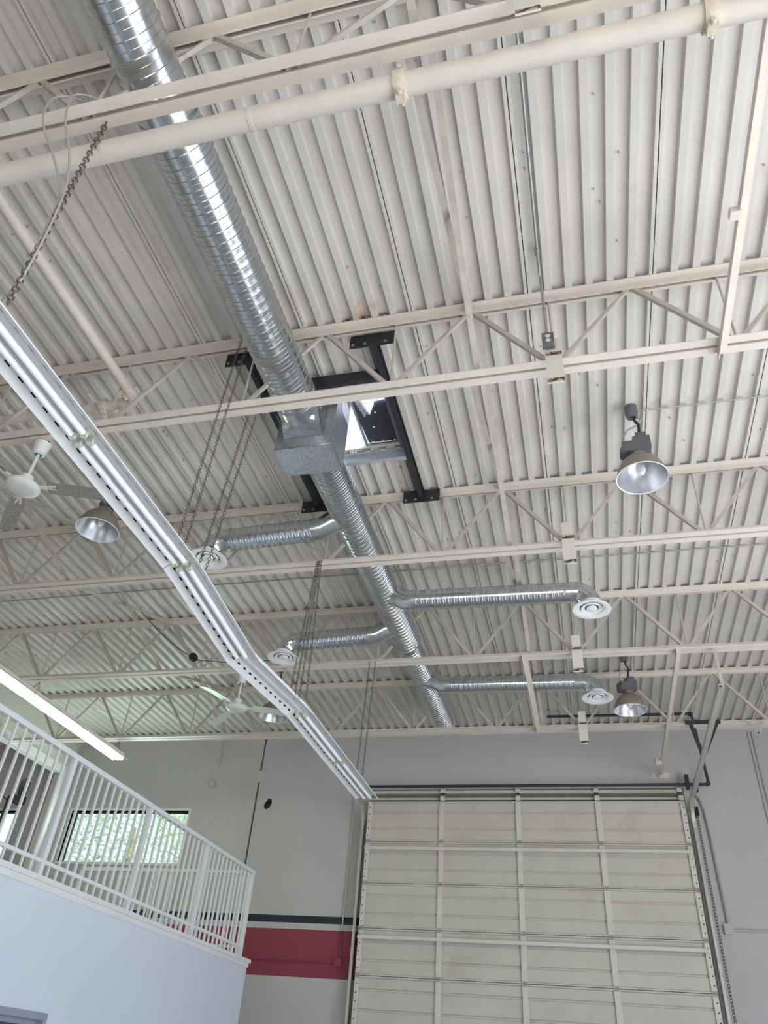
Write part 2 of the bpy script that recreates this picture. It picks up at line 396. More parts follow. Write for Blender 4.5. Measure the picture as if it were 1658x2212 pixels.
# mezzanine window in the back wall
def window(name, label, X0, X1):
    w1 = thing(name, label, None, (X0, D, WZ0), kind='structure')
    b = M()
    for x0, x1, z0, z1 in ((X0-0.03, X1+0.03, WZ1, WZ1+0.04), (X0-0.03, X1+0.03, WZ0-0.04, WZ0), (X0-0.03, X0, WZ0, WZ1), (X1, X1+0.03, WZ0, WZ1)): b.box(x0, x1, D-0.02, D+0.19, z0, z1)
    part(b, 'window_frame', 'trimwhite', w1, smooth=False)
    part(M().box(X0, X1, D+0.10, D+0.106, WZ0, WZ1), 'window_pane', 'pane', w1, smooth=False)
window('window_1', 'wide white framed window in the back wall behind the railing', WX0, WX1)
window('window_2', 'window in the back wall of the side room behind the lamp stand', SX0, SX1)

# ------------------------------------------------------------------ roof joists
JY = [-0.82, 1.40, 3.64, 5.85, 8.05, 10.25]
ZB = 4.09
def make_joist():
    t = thing('bar_joist', 'x', 'joist', (0, JY[0], ZB), group='open-web roof joists')
    X0, X1 = -9.2, 5.9; zt = H-ZB; g = 0.012; L = 0.062; th = 0.008
    b = M()
    for s in (-1, 1):
        b.prism([(s*g, 0), (s*(g+L), 0), (s*(g+L), -th), (s*(g+th), -th), (s*(g+th), -L), (s*g, -L)], (X0, 0, zt-0.001), (X1, 0, zt-0.001), (0, 1, 0), (0, 0, 1))
    part(b, 'top_chord', 'steel', t, True, smooth=False)
    b = M()
    for s in (-1, 1):
        b.prism([(s*g, 0), (s*(g+L), 0), (s*(g+L), th), (s*(g+th), th), (s*(g+th), L), (s*g, L)], (X0, 0, 0), (X1, 0, 0), (0, 1, 0), (0, 0, 1))
    part(b, 'bottom_chord', 'steel', t, True, smooth=False)
    P = 1.2
    dr = M().beam((-0.57, 0, zt-0.03), (0, 0, 0.035), 0.036, 0.03, (0, 1, 0)).mesh('web_diagonal', 'web', smooth=False)
    dl = M().beam((0.57, 0, zt-0.03), (0, 0, 0.035), 0.028, 0.026, (0, 1, 0)).mesh('web_diagonal', 'web', smooth=False)
    vm = M().tube([(0.0, 0, 0.04), (0.0, 0, zt-0.03)], 0.009, 8).mesh('web_vertical', 'web')
    k = -7
    while 0.08+k*P < 5.9:
        x = 0.08+k*P
        if k == -2:      # the spiral duct passes here: the diagonal stops against it on both sides
            for t0, t1 in ((0, 0.36), (0.72, 1)):
                p, q = [(x+0.02+0.57*(1-t_), 0, zt-0.03+(0.065-zt)*t_) for t_ in (t0, t1)]
                part(M().beam(p, q, 0.028, 0.026, (0, 1, 0)), 'web_diagonal', 'web', t, True, smooth=False)
        for me, nm, dx in ((dr, 'web_diagonal', -0.02), (None if k == -2 else dl, 'web_diagonal', 0.02), (vm, 'web_vertical', 0)):
            if me is None: continue
            o = part(me, nm, None, t); o.location = (x+dx, 0, 0)
        k += 1
    return t
jl = ['cream open-web roof joist behind the first joist, above the entrance side', 'cream open-web roof joist running along the thick cream sprinkler main',
      'cream open-web roof joist crossing below the roof opening, grey outlet box on it', 'cream open-web roof joist between the sheet-metal plenum box and the first side ducts',
      'cream open-web roof joist between the two side ducts with right-hand diffusers', 'cream open-web roof joist closest to the grey back wall']
jl[0] = 'cream open-web roof joist on the entrance side of the sprinkler main'
joist = make_joist(); joist['label'] = jl[0]
for y, la in zip(JY[1:], jl[1:]): dup(joist, (0, y, ZB), label=la)

# cross bridging between the joists
def bridge(x, i, which):
    a, c = JY[i]+0.0, JY[i+1]
    if which: p, q = (x+0.03, a+0.02, H-0.05), (x+0.03, c-0.02, ZB+0.05)
    else: p, q = (x-0.03, a+0.02, ZB+0.05), (x-0.03, c-0.02, H-0.05)
    d = (Vector(q)-Vector(p)).normalized(); side = Vector((1, 0, 0)); u = side.cross(d)
    b = M().prism([(0, 0), (0.044, 0), (0.044, 0.004), (0.004, 0.004), (0.004, 0.044), (0, 0.044)], p, q, side, u)
    bays = ['on the entrance side', 'above the sprinkler main', 'beside the roof opening', 'between the side ducts', 'nearest the back wall']
    wh = 'rising toward the wall' if not which else 'falling toward the wall'
    ln = 'right of the duct' if x > -2 else 'toward the mezzanine'
    solo(b, 'bridging_bar', 'web', 'cream bridging bar %s, %s, %s' % (bays[i], ln, wh), 'bridging bar', 'cross bridging between the joists', loc=p, smooth=False)
for x in (-0.52, -5.32):
    for i in range(0 if x > -1 else 1, 5):
        bridge(x, i, 0); bridge(x, i, 1)

# long brace angles at bottom chord level
def brace(x, y0, y1, label, foot=False):
    t = thing('brace_angle', label, 'brace', (x, y0, ZB), group='brace angles below the joists')
    b = M().prism([(-0.03, 0), (0.03, 0), (0.03, -0.006), (-0.024, -0.006), (-0.024, -0.06), (-0.03, -0.06)], (x, y0, ZB-0.001), (x, y1, ZB-0.001), (1, 0, 0), (0, 0, 1))
    part(b, 'angle', 'steel', t, smooth=False)
    if foot:
        b = M().box(x-0.13, x+0.13, y1-0.012, y1, ZB-0.06, ZB+0.03)
        part(b, 'foot_plate', 'steel', t, smooth=False)
        part(M().box(x-0.11, x-0.03, y1-0.75, y1-0.65, ZB-0.1, ZB-0.0), 'clip', 'steel', t, smooth=False)
    return t
t = brace(1.18, 1.36, 3.70, 'cream flat brace angle running from the sprinkler main joist to the next joist')
part(M().box(1.10, 1.16, 2.60, 2.66, ZB-0.07, ZB-0.02), 'clip', 'steel', t, smooth=False)
brace(1.18, 7.98, D, 'cream brace angle with a foot plate bolted to the grey back wall', True)
brace(-0.52, 7.98, 10.32, 'cream brace angle passing in front of the far right side duct')

# hanger plates on the chords
def hanger_plate(i, la):
    y = JY[i]-0.083; x = 0.075
    t = thing('hanger_plate', la, 'plate', (x, y, ZB-0.24), group='hanger plates along the joists')
    part(M().box(x-0.058, x+0.058, y-0.008, y, ZB-0.25, ZB+0.07), 'lower_plate', 'plate', t, smooth=False)
    part(M().box(x-0.05, x+0.05, y+0.0, y+0.010, ZB+0.07, ZB+0.22), 'upper_plate', 'plate', t, smooth=False)
    for z in (ZB-0.24, ZB+0.03):
        part(M().box(x-0.056, x+0.056, y-0.0095, y-0.0085, z, z+0.035), 'rust_band', 'rust', t, label='flaking rusty band', smooth=False)
hanger_plate(1, 'white plate with flaking rust on the sprinkler main joist')
hanger_plate(2, 'white plate with flaking rust right under the grey outlet box')
hanger_plate(3, 'white rusty plate on the joist before the first right-hand diffuser')
hanger_plate(4, 'white rusty plate beside the second right-hand diffuser duct')
hanger_plate(5, 'white rusty plate hanging on the joist closest to the back wall')

# ------------------------------------------------------------------ roof opening: steel frame, riser, guard
fr = thing('opening_frame', 'dark steel channel frame around the roof opening with bolted bearing plates', 'steel frame', (-1.9, 4.7, H-0.2))
def chan(p, q, side):
    h = 0.115
    return M().prism([(0, 0), (0.045, 0), (0.045, -0.008), (0.008, -0.008), (0.008, -h+0.008), (0.045, -h+0.008), (0.045, -h), (0, -h)], p, q, side, (0, 0, 1))
for x, s in ((-1.355, 1), (-2.42, -1)):
    part(chan((x, JY[2]+0.09, H-0.003), (x, JY[3]-0.085, H-0.003), (s, 0, 0)), 'channel', 'darksteel', fr, smooth=False)
    cx = x+s*0.02
    for y, sg in ((JY[2]+0.083, 1), (JY[3]-0.083, -1)):
        pl = part(M().box(cx-0.19, cx+0.19, y-0.006, y+0.006, H-0.16, H-0.012), 'bearing_plate', 'darksteel', fr, smooth=False)
        for dx in (-0.16, -0.06, 0.11):
            part(M().lathe([(0, -0.012), (0.013, -0.012), (0.013, 0.012), (0, 0.012)], 8, (cx+dx, y, H-0.13), (0, 1, 0)), 'bolt', 'conduit', pl)
for y in (4.10, 5.16):
    part(chan((-2.415, y, H-0.003), (-1.36, y, H-0.003), (0, 1 if y < 4.5 else -1, 0)), 'cross_channel', 'darksteel' if y < 4.5 else 'skylit_steel', fr, smooth=False)
for i in range(3):
    x = SEAM+(-9.5+i)*PW/6
    part(M().box(x-0.04, x+0.04, JY[2]-0.072, JY[2]-0.062, H+0.006, H+0.032).box(x-0.045, x+0.045, JY[2]-0.078, JY[2]-0.07, H-0.004, H+0.006), 'rusty_gap', 'rust', fr, smooth=False)  # dark rust blocks stand in for the rusted, shaded gaps above the chord
# curb above the deck
b = M()
for x0, x1, y0, y1 in ((OX0-0.04, OX0, OY0-0.04, OY1+0.04), (OX1, OX1+0.04, OY0-0.04, OY1+0.04), (OX0, OX1, OY0-0.04, OY0), (OX0, OX1, OY1, OY1+0.04)):
    b.box(x0, x1, y0, y1, ZR+0.07, ZR+0.16)
part(b, 'curb', 'galv_sheet', fr, smooth=False)
# expanded-metal guard with the backlit sheet behind it, its shade in the colour
ZG = 4.955
gg = thing('roof_guard', 'backlit sheet and diamond mesh guard in the roof opening', 'guard', (-1.6, 4.85, ZG))
def slab(pts, z, th):
    n = len(pts)
    return M().add([(x, y, z) for x, y in pts]+[(x, y, z+th) for x, y in pts], [tuple(range(n-1, -1, -1)), tuple(range(n, 2*n))]+[(i, (i+1) % n, n+(i+1) % n, n+i) for i in range(n)])
k = (ZG+0.03)/5.0
part(slab([(x*k, y*k) for x, y in ((-1.775, 4.50), (-1.70, 4.50), (-1.645, 4.76), (-1.56, 4.60), (-1.405, 4.58), (-1.405, 5.105), (-1.735, 5.105))], ZG+0.03, 0.03), 'sheet', 'backlit_sheet', gg, smooth=False)
b = M()
x0, x1, y0, y1 = -1.75, -1.42, 4.30, 5.09
for i in range(-40, 60):
    for sx in (1, -1):
        # lines of slope +-2 clipped to the panel
        c0 = i*0.026
        ts = []
        for xx in (x0, x1):
            yy = y0+(xx-x0)*1.6*sx+c0
            ts.append((xx, yy))
        (xa, ya), (xb, yb) = ts
        if ya > yb: xa, ya, xb, yb = xb, yb, xa, ya
        if yb <= y0 or ya >= y1: continue
        if ya < y0: xa += (xb-xa)*(y0-ya)/(yb-ya); ya = y0
        if yb > y1: xb -= (xb-xa)*(yb-y1)/(yb-ya); yb = y1
        b.beam((xa, ya, ZG), (xb, yb, ZG), 0.0022, 0.0022)
part(b, 'mesh_wire', 'ballast', gg, smooth=False)
b = M()
for p, q in (((x0, y0), (x0-0.0, y1)), ((x1, y0), (x1, y1)), ((x0, y1), (x1, y1)), ((x0, y0), (x1, y0))): b.beam((*p, ZG), (*q, ZG), 0.02, 0.02)
part(b, 'guard_frame', 'galv_sheet', gg, smooth=False)
for x, y in ((-1.68, 5.05), (-1.58, 5.05), (-1.46, 5.05), (-1.62, 4.85), (-1.56, 4.66)):
    part(M().lathe([(0, -0.01), (0.008, -0.008), (0.01, 0)], 10, (x, y, ZG-0.004)), 'washer', 'diffuser', gg)

# plenum box riser
pb = thing('plenum_box', 'galvanised sheet-metal plenum box rising into the roof opening', 'duct box', (-2.03, 4.42, 4.2))
BX0, BX1, BY0, BY1, BZ = -2.285, -1.775, 4.25, 4.58, 4.2
part(M().add([(BX0, BY0, BZ), (BX1, BY0, BZ), (BX1, BY1, BZ), (BX0, BY1, BZ), ((BX0+BX1)/2, (BY0+BY1)/2, BZ-0.012)], [(1, 0, 4), (2, 1, 4), (3, 2, 4), (0, 3, 4)]), 'bottom_panel', 'galv_sheet', pb, smooth=False)
b = M()
for a, c in (((BX0, BY0), (BX1, BY0)), ((BX1, BY0), (BX1, BY1)), ((BX1, BY1), (BX0, BY1)), ((BX0, BY1), (BX0, BY0))):
    b.add([(*a, BZ), (*c, BZ), (*c, 5.3), (*a, 5.3)], [(0, 1, 2, 3)])
part(b, 'side_panels', 'galv_sheet', pb, smooth=False)
b = M()
for a, c in (((BX0, BY0), (BX1, BY0)), ((BX1, BY0), (BX1, BY1)), ((BX1, BY1), (BX0, BY1)), ((BX0, BY1), (BX0, BY0))): b.beam((*a, BZ), (*c, BZ), 0.012, 0.012)
part(b, 'edge_seam', 'galv', pb, smooth=False)

# ------------------------------------------------------------------ spiral ductwork
DXC, DZC = -2.04, 4.5
def transition(b, y0, y1, R, cx, cz, hw, n=40):
    """round at y0, square of half width hw at y1"""
    vs = []
    for i in range(6):
        t = i/5
        for k in range(n):
            a = 2*math.pi*k/n; ca, sa = math.cos(a), math.sin(a); m_ = max(abs(ca), abs(sa))
            r = R*(1-t)+(hw/m_)*t
            vs.append((cx+ca*r, y0+(y1-y0)*t, cz+sa*r))
    b.add(vs, [(i*n+k, i*n+(k+1) % n, (i+1)*n+(k+1) % n, (i+1)*n+k) for i in range(5) for k in range(n)])
nd = thing('spiral_duct', 'large galvanised spiral duct feeding the plenum box from the entrance side', 'duct', (DXC, 0, DZC-0.18))
part(M().spiral((DXC, -6.0, DZC), (DXC, 1.47, DZC), 0.178, 0.095), 'duct_shell', 'galv', nd)
part(M().spiral((DXC, 1.62, DZC), (DXC, 4.02, DZC), 0.178, 0.075), 'duct_shell', 'galv', nd)
part(M().lathe([(0.178, 0), (0.183, 0.005), (0.183, 0.16), (0.178, 0.165)], 40, (DXC, 1.465, DZC), (0, 1, 0)), 'coupling_band', 'galv', nd)
b = M(); transition(b, 4.03, BY0-0.002, 0.180, DXC, DZC, 0.180)
part(b, 'square_to_round', 'galv', nd)
part(M().lathe([(0.176, -0.055), (0.189, -0.053), (0.189, 0.03), (0.176, 0.032)], 40, (DXC, 4.04, DZC), (0, 1, 0)), 'coupling_band', 'galv', nd)
fd = thing('spiral_duct', 'long galvanised spiral duct running from the plenum box to the back wall', 'duct', (-2.0, BY1, DZC-0.17))
b = M(); transition(b, BY1+0.13, BY1+0.002, 0.168, -2.035, DZC, 0.168)
part(b, 'square_to_round', 'galv', fd)
part(M().lathe([(0.165, -0.02), (0.174, -0.018), (0.174, 0.02), (0.165, 0.022)], 40, (-2.035, BY1+0.13, DZC), (0, 1, 0)), 'coupling_band', 'galv', fd)
part(M().spiral((-2.035, BY1+0.12, DZC), (-2.0, 8.25, DZC), 0.166, 0.066), 'duct_shell', 'galv', fd)
part(M().lathe([(0.166, 0), (0.171, 0.01), (0.145, 0.12), (0.14, 0.125)], 40, (-2.0, 8.24, DZC), (0, 1, 0)), 'reducer', 'galv', fd)
part(M().spiral((-2.0, 8.36, DZC), (-1.98, 10.85, DZC), 0.138, 0.06), 'duct_shell', 'galv', fd)
part(M().lathe([(0.0, 0.02), (0.13, 0.02), (0.141, 0.0), (0.141, -0.03)], 40, (-1.98, 10.85, DZC), (0, 1, 0)), 'end_cap', 'galv', fd)

def branch(xm, xe, y, label):
    s = 1 if xe > xm else -1; z = 4.33; R = 0.112
    t = thing('branch_duct', label, 'duct', (xm, y, z-R), group='side ducts off the spiral duct')
    # flared saddle tap
    part(M().tube([(xm+s*0.02, y, 4.468), (xm+s*0.16, y, 4.43), (xm+s*0.28, y, z+0.03), (xm+s*0.38, y, z+0.025)], [R*1.05, R*1.08, R*1.02, R*1.02], 32), 'saddle_tap', 'galv', t)
    a = xm+s*0.36
    part(M().spiral((a, y, z+0.025), (xe-s*0.22, y, z), R, 0.062, 0.007, 32), 'duct_shell', 'galv', t)
    # gored elbow
    pts = []; rc = 0.17
    for i in range(5):
        th = math.pi/2*i/4; pts.append((xe-s*rc+s*rc*math.sin(th), y, z-rc+rc*math.cos(th)))
    pts = [(xe-s*0.24, y, z)]+pts+[(xe, y, z-rc-0.02)]
    e = M().tube(pts, R*1.02, 28); e.f = e.f[:-2]
    part(e, 'elbow', 'galv', t, smooth=False)
    return t
DIFZ = 4.125
branch(-2.03, -3.49, 5.60, 'short galvanised side duct toward the mezzanine, nearest the plenum box')
branch(-2.02, 0.26, 7.05, 'long galvanised side duct toward the bay side, nearer the plenum box')
branch(-2.01, -3.46, 7.80, 'short galvanised side duct behind the cluster of four hanging chains')
branch(-1.99, 0.285, 9.28, 'galvanised side duct toward the bay side, closest to the back wall')
def make_diffuser():
    t = thing('round_diffuser', 'x', 'diffuser', (-3.49, 5.60, DIFZ), group='round ceiling diffusers')
    part(M().lathe([(0.116, 0.06), (0.118, 0.0), (0.195, -0.015), (0.2, -0.022), (0.185, -0.026), (0.135, -0.012), (0.12, 0.02)], 36), 'outer_cone', 'diffuser', t, True)
    part(M().lathe([(0.108, 0.0), (0.11, -0.018), (0.075, -0.006), (0.07, 0.01)], 32), 'middle_cone', 'diffuser', t, True)
    part(M().lathe([(0.055, 0.0), (0.056, -0.02), (0.03, -0.024), (0.0, -0.026)], 24), 'centre_cone', 'diffuser', t, True)
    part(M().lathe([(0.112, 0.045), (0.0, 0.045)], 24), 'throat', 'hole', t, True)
    b = M()
    for a in range(3):
        th = a*2*math.pi/3+0.3; b.beam((0, 0, 0.01), (0.12*math.cos(th), 0.12*math.sin(th), 0.01), 0.012, 0.004)
    part(b, 'spider', 'diffuser', t, True)
    return t
df = make_diffuser(); df['label'] = 'white round diffuser hanging beside the unlit fluorescent row, nearest the plenum box'
dup(df, (0.26, 7.05, DIFZ), 0.7, 'white round diffuser at the end of the nearer long bay-side duct')
dup(df, (-3.46, 7.80, DIFZ), 1.4, 'white round diffuser on the short duct beside the four hanging chains')
dup(df, (0.285, 9.28, DIFZ), 2.0, 'white round diffuser next to the farther bay-side lamp')

# ------------------------------------------------------------------ sprinkler pipes
sp = thing('sprinkler_main', 'thick cream sprinkler main running below the roof joist', 'pipe', (0, 1.535, 3.88))
part(M().tube([(-9.2, 1.535, 3.945), (5.9, 1.535, 3.945)], 0.059, 24), 'pipe_run', 'pipe', sp)
def coupling(c, ax, R, parent):
    """grooved coupling: two half shells with bolt pads"""
    ax = Vector(ax); cp = part(M().lathe([(R, -0.03), (R*1.22, -0.03), (R*1.28, -0.012), (R*1.28, 0.012), (R*1.22, 0.03), (R, 0.03)], 24, c, ax), 'coupling', 'coupling', parent)
    u = ax.orthogonal().normalized()
    if abs(u.z) < 0.5: u = ax.cross(u)
    u = (u+Vector((0, -0.9, 0)) if abs(ax.y) < 0.5 else u); u.normalize(); u = (u-ax*u.dot(ax)).normalized()
    for s in (-1, 1):
        p = Vector(c)+u*s*R*1.42
        part(M().beam(p-u*R*0.28, p+u*R*0.28, 0.05, 0.05, ax).tube([p-u.cross(ax)*0.045, p+u.cross(ax)*0.045], 0.013, 8), 'bolt_pad', 'coupling', cp)
coupling((-0.565, 1.535, 3.945), (1, 0, 0), 0.059, sp); coupling((0.875, 1.535, 3.945), (1, 0, 0), 0.059, sp)
part(M().lathe([(0.059, -0.012), (0.0615, -0.011), (0.0615, 0.011), (0.059, 0.012)], 24, (-1.36, 1.535, 3.945), (1, 0, 0)), 'weld_band', 'pipe', sp)
sb = thing('sprinkler_branch', 'thin cream sprinkler pipe turning through an elbow above the fan', 'pipe', (-3.45, 3.8, 4.48))
px, py, pz = -3.45, 3.80, 4.53
part(M().tube([(px, -6, pz), (px, py-0.1, pz)], 0.043, 18), 'pipe_run', 'pipe', sb)
part(M().tube([(px, py-0.1, pz), (px-0.008, py-0.05, pz), (px-0.035, py-0.015, pz), (px-0.1, py, pz)], 0.05, 18), 'elbow', 'pipe', sb)
part(M().tube([(px-0.1, py, pz), (-9.1, py, pz)], 0.043, 18), 'pipe_run', 'pipe', sb)
coupling((px, py-0.11, pz), (0, 1, 0), 0.043, sb); coupling((px-0.11, py, pz), (1, 0, 0), 0.043, sb); coupling((px-0.32, py, pz), (1, 0, 0), 0.043, sb)

# ------------------------------------------------------------------ conduits, outlet box
cd_ = thing('conduit_drop', 'thin grey conduit along the deck dropping to the outlet box', 'conduit', (0.03, 3.5, 4.25))
part(M().tube([(0.02, 0.8, 4.868), (0.03, 3.32, 4.868), (0.035, 3.40, 4.84), (0.045, 3.515, 4.30)], 0.011, 10), 'conduit', 'conduit', cd_)
part(M().lathe([(0.013, -0.03), (0.019, -0.03), (0.019, 0.03), (0.013, 0.03)], 10, (0.028, 3.2, 4.868), (0, 1, 0)), 'connector', 'conduit', cd_)
ob = thing('outlet_box', 'small grey outlet box fixed on the joist above the rusty white plate', 'outlet box', (0.045, 3.52, 4.19))
part(M().box(0.005, 0.088, 3.49, 3.545, 4.185, 4.30), 'box', 'ballast', ob, smooth=False)
for z in (4.215, 4.262):
    part(M().lathe([(0, -0.004), (0.018, -0.003), (0.019, 0.0)], 14, (0.046, 3.4895, z), (0, 1, 0)), 'socket', 'outletface', ob)
def cond(name, pts, r, m, label, cat, group=None):
    return solo(M().tube(curve(pts), r, 8), name, m, label, cat, group, loc=pts[0])
cond('conduit_run', [(0.78, 4.95, 4.872), (1.2, 4.953, 4.862), (5.9, 4.96, 4.87)], 0.008, 'conduit', 'thin grey conduit running from the nearer bay-side lamp across the deck', 'conduit')
cond('conduit_run', [(-9.2, 7.23, 4.865), (-3, 7.2, 4.872), (2, 7.2, 4.872), (5.9, 7.2, 4.872)], 0.009, 'conduit', 'thin grey conduit crossing the whole deck above the first bay-side diffuser', 'conduit')
cond('black_cable', [(-5.3, 7.3, 4.6), (-5.05, 7.6, 4.38), (-4.78, 7.93, 4.24), (-4.5, 7.95, 4.19), (-4.3, 7.955, 4.17), (-3.9, 7.955, 4.165), (-3.4, 7.955, 4.16)], 0.005, 'blackcable', 'black cable sagging to the small black box on the joist', 'cable')
solo(M().lathe([(0, -0.035), (0.05, -0.035), (0.055, 0.0), (0.05, 0.035), (0, 0.035)], 14, (-4.78, 7.93, 4.25), (0, 1, 0)), 'junction_box', 'blackcable', 'small round black junction box on the sagging black cable', 'junction box', loc=(-4.78, 7.93, 4.25))
# vertical conduits on the wall right of the bay door
for dx, la in ((0, 'painted conduit running down the back wall below the angled bracket'), (0.055, 'painted conduit running down the back wall, the one beside the corner')):
    cond('wall_conduit', [(2.56+dx, D-0.02, 4.72), (2.56+dx, D-0.02, FL)], 0.014, 'wallpaint', la, 'conduit', 'paired conduits on the back wall')
wc = thing('conduit_with_box', 'grey conduit curving out of the door head to a square wall box', 'conduit', (1.74, D-0.03, 1.9))
part(M().tube([(1.60, D-0.03, 3.78), (1.66, D-0.03, 3.72), (1.70, D-0.03, 3.55), (1.72, D-0.03, 3.2), (1.74, D-0.03, 2.05)], 0.014, 10), 'conduit', 'conduit', wc)
part(M().tube([(1.79, D-0.03, 1.985), (5.9, D-0.03, 1.985)], 0.014, 10), 'conduit', 'wallpaint', wc)
part(M().box(1.68, 1.79, D-0.06, D-0.001, 1.93, 2.06), 'wall_box', 'wallpaint', wc, smooth=False)
rc_ = thing('conduit_with_box', 'red painted conduit and box on the red wall band left of the bay door', 'conduit', (-3.8, D-0.03, 1.4))
mat('redpaint', (140, 58, 74), 0.7)
part(M().tube([(-3.68, D-0.025, 4.0), (-3.70, D-0.025, 1.80)], 0.012, 8), 'conduit', 'wallpaint', rc_)
part(M().tube([(-3.70, D-0.025, 1.80), (-3.70, D-0.025, 1.44)], 0.012, 8), 'conduit', 'redpaint', rc_)
part(M().tube([(-3.75, D-0.025, 1.385), (-5.4, D-0.025, 1.385)], 0.010, 8), 'conduit', 'redpaint', rc_)
part(M().box(-3.77, -3.66, D-0.05, D-0.001, 1.335, 1.445), 'wall_box', 'redpaint', rc_, smooth=False)

# ------------------------------------------------------------------ bay door
dr_ = thing('door_1', 'closed cream sectional bay door with four columns of panels', None, ((DX0+DX1)/2, D-0.15, FL), kind='structure')
yd = D-0.12           # inner face of the panels
bounds = [3.65, 3.04, 2.44, 1.83, 1.23, 0.62, 0.01, -0.6, FL]
stx = [-3.37, -2.195, -1.0, 0.198, 1.41]
XA, XB = -3.40, 1.44
for zt_, zb_ in zip(bounds, bounds[1:]):
    h = zt_-zb_
    # ribbed section skin: two grooves and edge lips
    pr = [(0, 0.004), (-0.028, 0.004), (-0.028, 0.022), (0, 0.03), (0, h*0.30), (0.02, h*0.312), (0.02, h*0.335), (0, h*0.36), (0, h*0.70), (0.02, h*0.712), (0.02, h*0.735), (0, h*0.76), (0, h-0.03), (-0.028, h-0.022), (-0.028, h-0.004), (0, h-0.004), (0.04, h-0.004), (0.04, 0.004)]
    sec = part(M().prism(pr, (XA, yd, zb_), (XB, yd, zb_), (0, 1, 0), (0, 0, 1)), 'door_section', 'doorpanel', dr_, smooth=False)
    for i, x in enumerate(stx):
        wd = 0.035 if i in (0, 4) else 0.04
        part(M().box(x-wd, x+wd, yd-0.034, yd-0.001, zb_+0.01, zt_-0.01), 'stile', 'doorstile', sec, smooth=False)
        if i in (0, 4):
            b = M()
            for k in range(5): b.lathe([(0, -0.0005), (0.009, -0.0005), (0.009, 0.001)], 8, (x+(0.008 if i else -0.008), yd-0.035, zb_+0.09+k*0.105), (0, -1, 0))
            part(b, 'stile_holes', 'hole', sec, smooth=False, kind='stuff')
        if zb_ > FL:
            part(M().box(x-0.03, x+0.03, yd-0.040, yd-0.03, zb_-0.03, zb_+0.03).tube([(x-0.035, yd-0.043, zb_), (x+0.035, yd-0.043, zb_)], 0.007, 8), 'hinge', 'hinge', sec, smooth=False)
for z in (2.93, 1.71, 0.49):
    part(M().prism([(0, 0), (-0.06, 0), (-0.06, -0.045), (-0.055, -0.045), (-0.055, -0.006), (0, -0.006)], (XA-0.0, yd-0.036, z+0.02), (XB, yd-0.036, z+0.02), (0, 1, 0), (0, 0, 1)), 'strut', 'doorstile', dr_, smooth=False)
# head rails above the top section
for z0, z1, dy in ((3.80, 3.855, 0.05), (3.70, 3.74, 0.03)):
    part(M().prism([(0, z0), (-dy, z0), (-dy, z0+0.012), (-0.01, z0+0.012), (-0.01, z1), (0, z1)], (XA, D-0.02, 0), (XB, D-0.02, 0), (0, 1, 0), (0, 0, 1)), 'head_rail', 'doorstile', dr_, smooth=False)
part(M().box(DX0, DX1, D-0.018, D+0.06, 3.66, 3.88), 'head_backing', 'headgap_shade', dr_, smooth=False)
for x in stx[1:]:
    part(M().box(x-0.04, x+0.03, D-0.08, D-0.02, 3.80, 3.86), 'stile_stub', 'doorstile', dr_, smooth=False)
    part(M().box(x-0.035, x+0.035, D-0.12, D-0.02, 3.665, 3.74), 'stile_stub', 'doorstile', dr_, smooth=False)
# unseen sheet added outside so no light leaks round the door
part(M().box(DX0-0.0, DX1, D+0.10, D+0.14, FL, DZ1), 'light_stop_sheet', 'doorpanel', dr_, smooth=False)
# tracks
TR = [(-0.02, -0.022), (0.02, -0.022), (0.02, 0.022), (-0.02, 0.022), (-0.02, 0.012), (0.014, 0.012), (0.014, -0.016), (-0.02, -0.016)]
def track(x, y0, label, inn):
    t = thing('door_track', label, 'door track', (x, D-0.1, FL), group='steel tracks of the bay door')
    zt_ = 3.62; rc = 0.34; yv = yd-0.05
    part(M().prism([(inn*a*0.9, c) for a, c in TR], (x, yv, FL), (x, yv, zt_-rc), (1, 0, 0), (0, 1, 0)), 'vertical_track', 'track', t, smooth=False)
    pts = [(x, yv-rc+rc*math.cos(a), zt_-rc+rc*math.sin(a)) for a in [math.pi/2*i/8 for i in range(9)]]
    b = M()
    for p, q in zip(pts, pts[1:]): b.beam(p, q, 0.05, 0.045)
    part(b, 'curved_track', 'track', t, smooth=False)
    part(M().prism([(a*0.9*inn, c) for a, c in TR], (x, yv-rc, zt_), (x, y0, zt_), (1, 0, 0), (0, 0, 1)), 'horizontal_track', 'track', t, smooth=False)
    part(M().prism([(0, 0), (-inn*0.026, 0), (-inn*0.026, 0.004), (-inn*0.004, 0.004), (-inn*0.004, 0.05), (0, 0.05)], (x-inn*0.018, yv-rc, zt_-0.01), (x-inn*0.018, y0, zt_-0.01), (1, 0, 0), (0, 0, 1)), 'support_angle', 'track', t, smooth=False)
    part(M().beam((x-inn*0.03, y0+0.03, zt_), (x-inn*0.03, y0+0.03, ZB), 0.035, 0.005, (0, 1, 0)), 'hanger_strap', 'track', t, smooth=False)
    part(M().prism([(0, 0), (-inn*0.03, 0), (-inn*0.03, 0.006), (-inn*0.006, 0.006), (-inn*0.006, 0.13), (0, 0.13)], (x-inn*0.02, D-0.002, FL), (x-inn*0.02, D-0.002, 3.4), (1, 0, 0), (0, -1, 0)), 'wall_angle', 'track', t, smooth=False)
    return t
track(1.52, 7.98, 'steel door track curving from the bay door edge beside the hoist chain', -1)
track(-3.47, 7.98, 'steel door track curving from the bay door edge beside the red band', 1)
vb = thing('track_hanger', 'black V-shaped angle hanger carrying the door track below the joist', 'bracket', (1.6, 10.25, 3.64))
yj = JY[5]-0.09
part(M().box(1.40, 1.84, yj-0.006, yj, ZB-0.01, ZB+0.045), 'top_angle', 'blackpipe', vb, smooth=False)
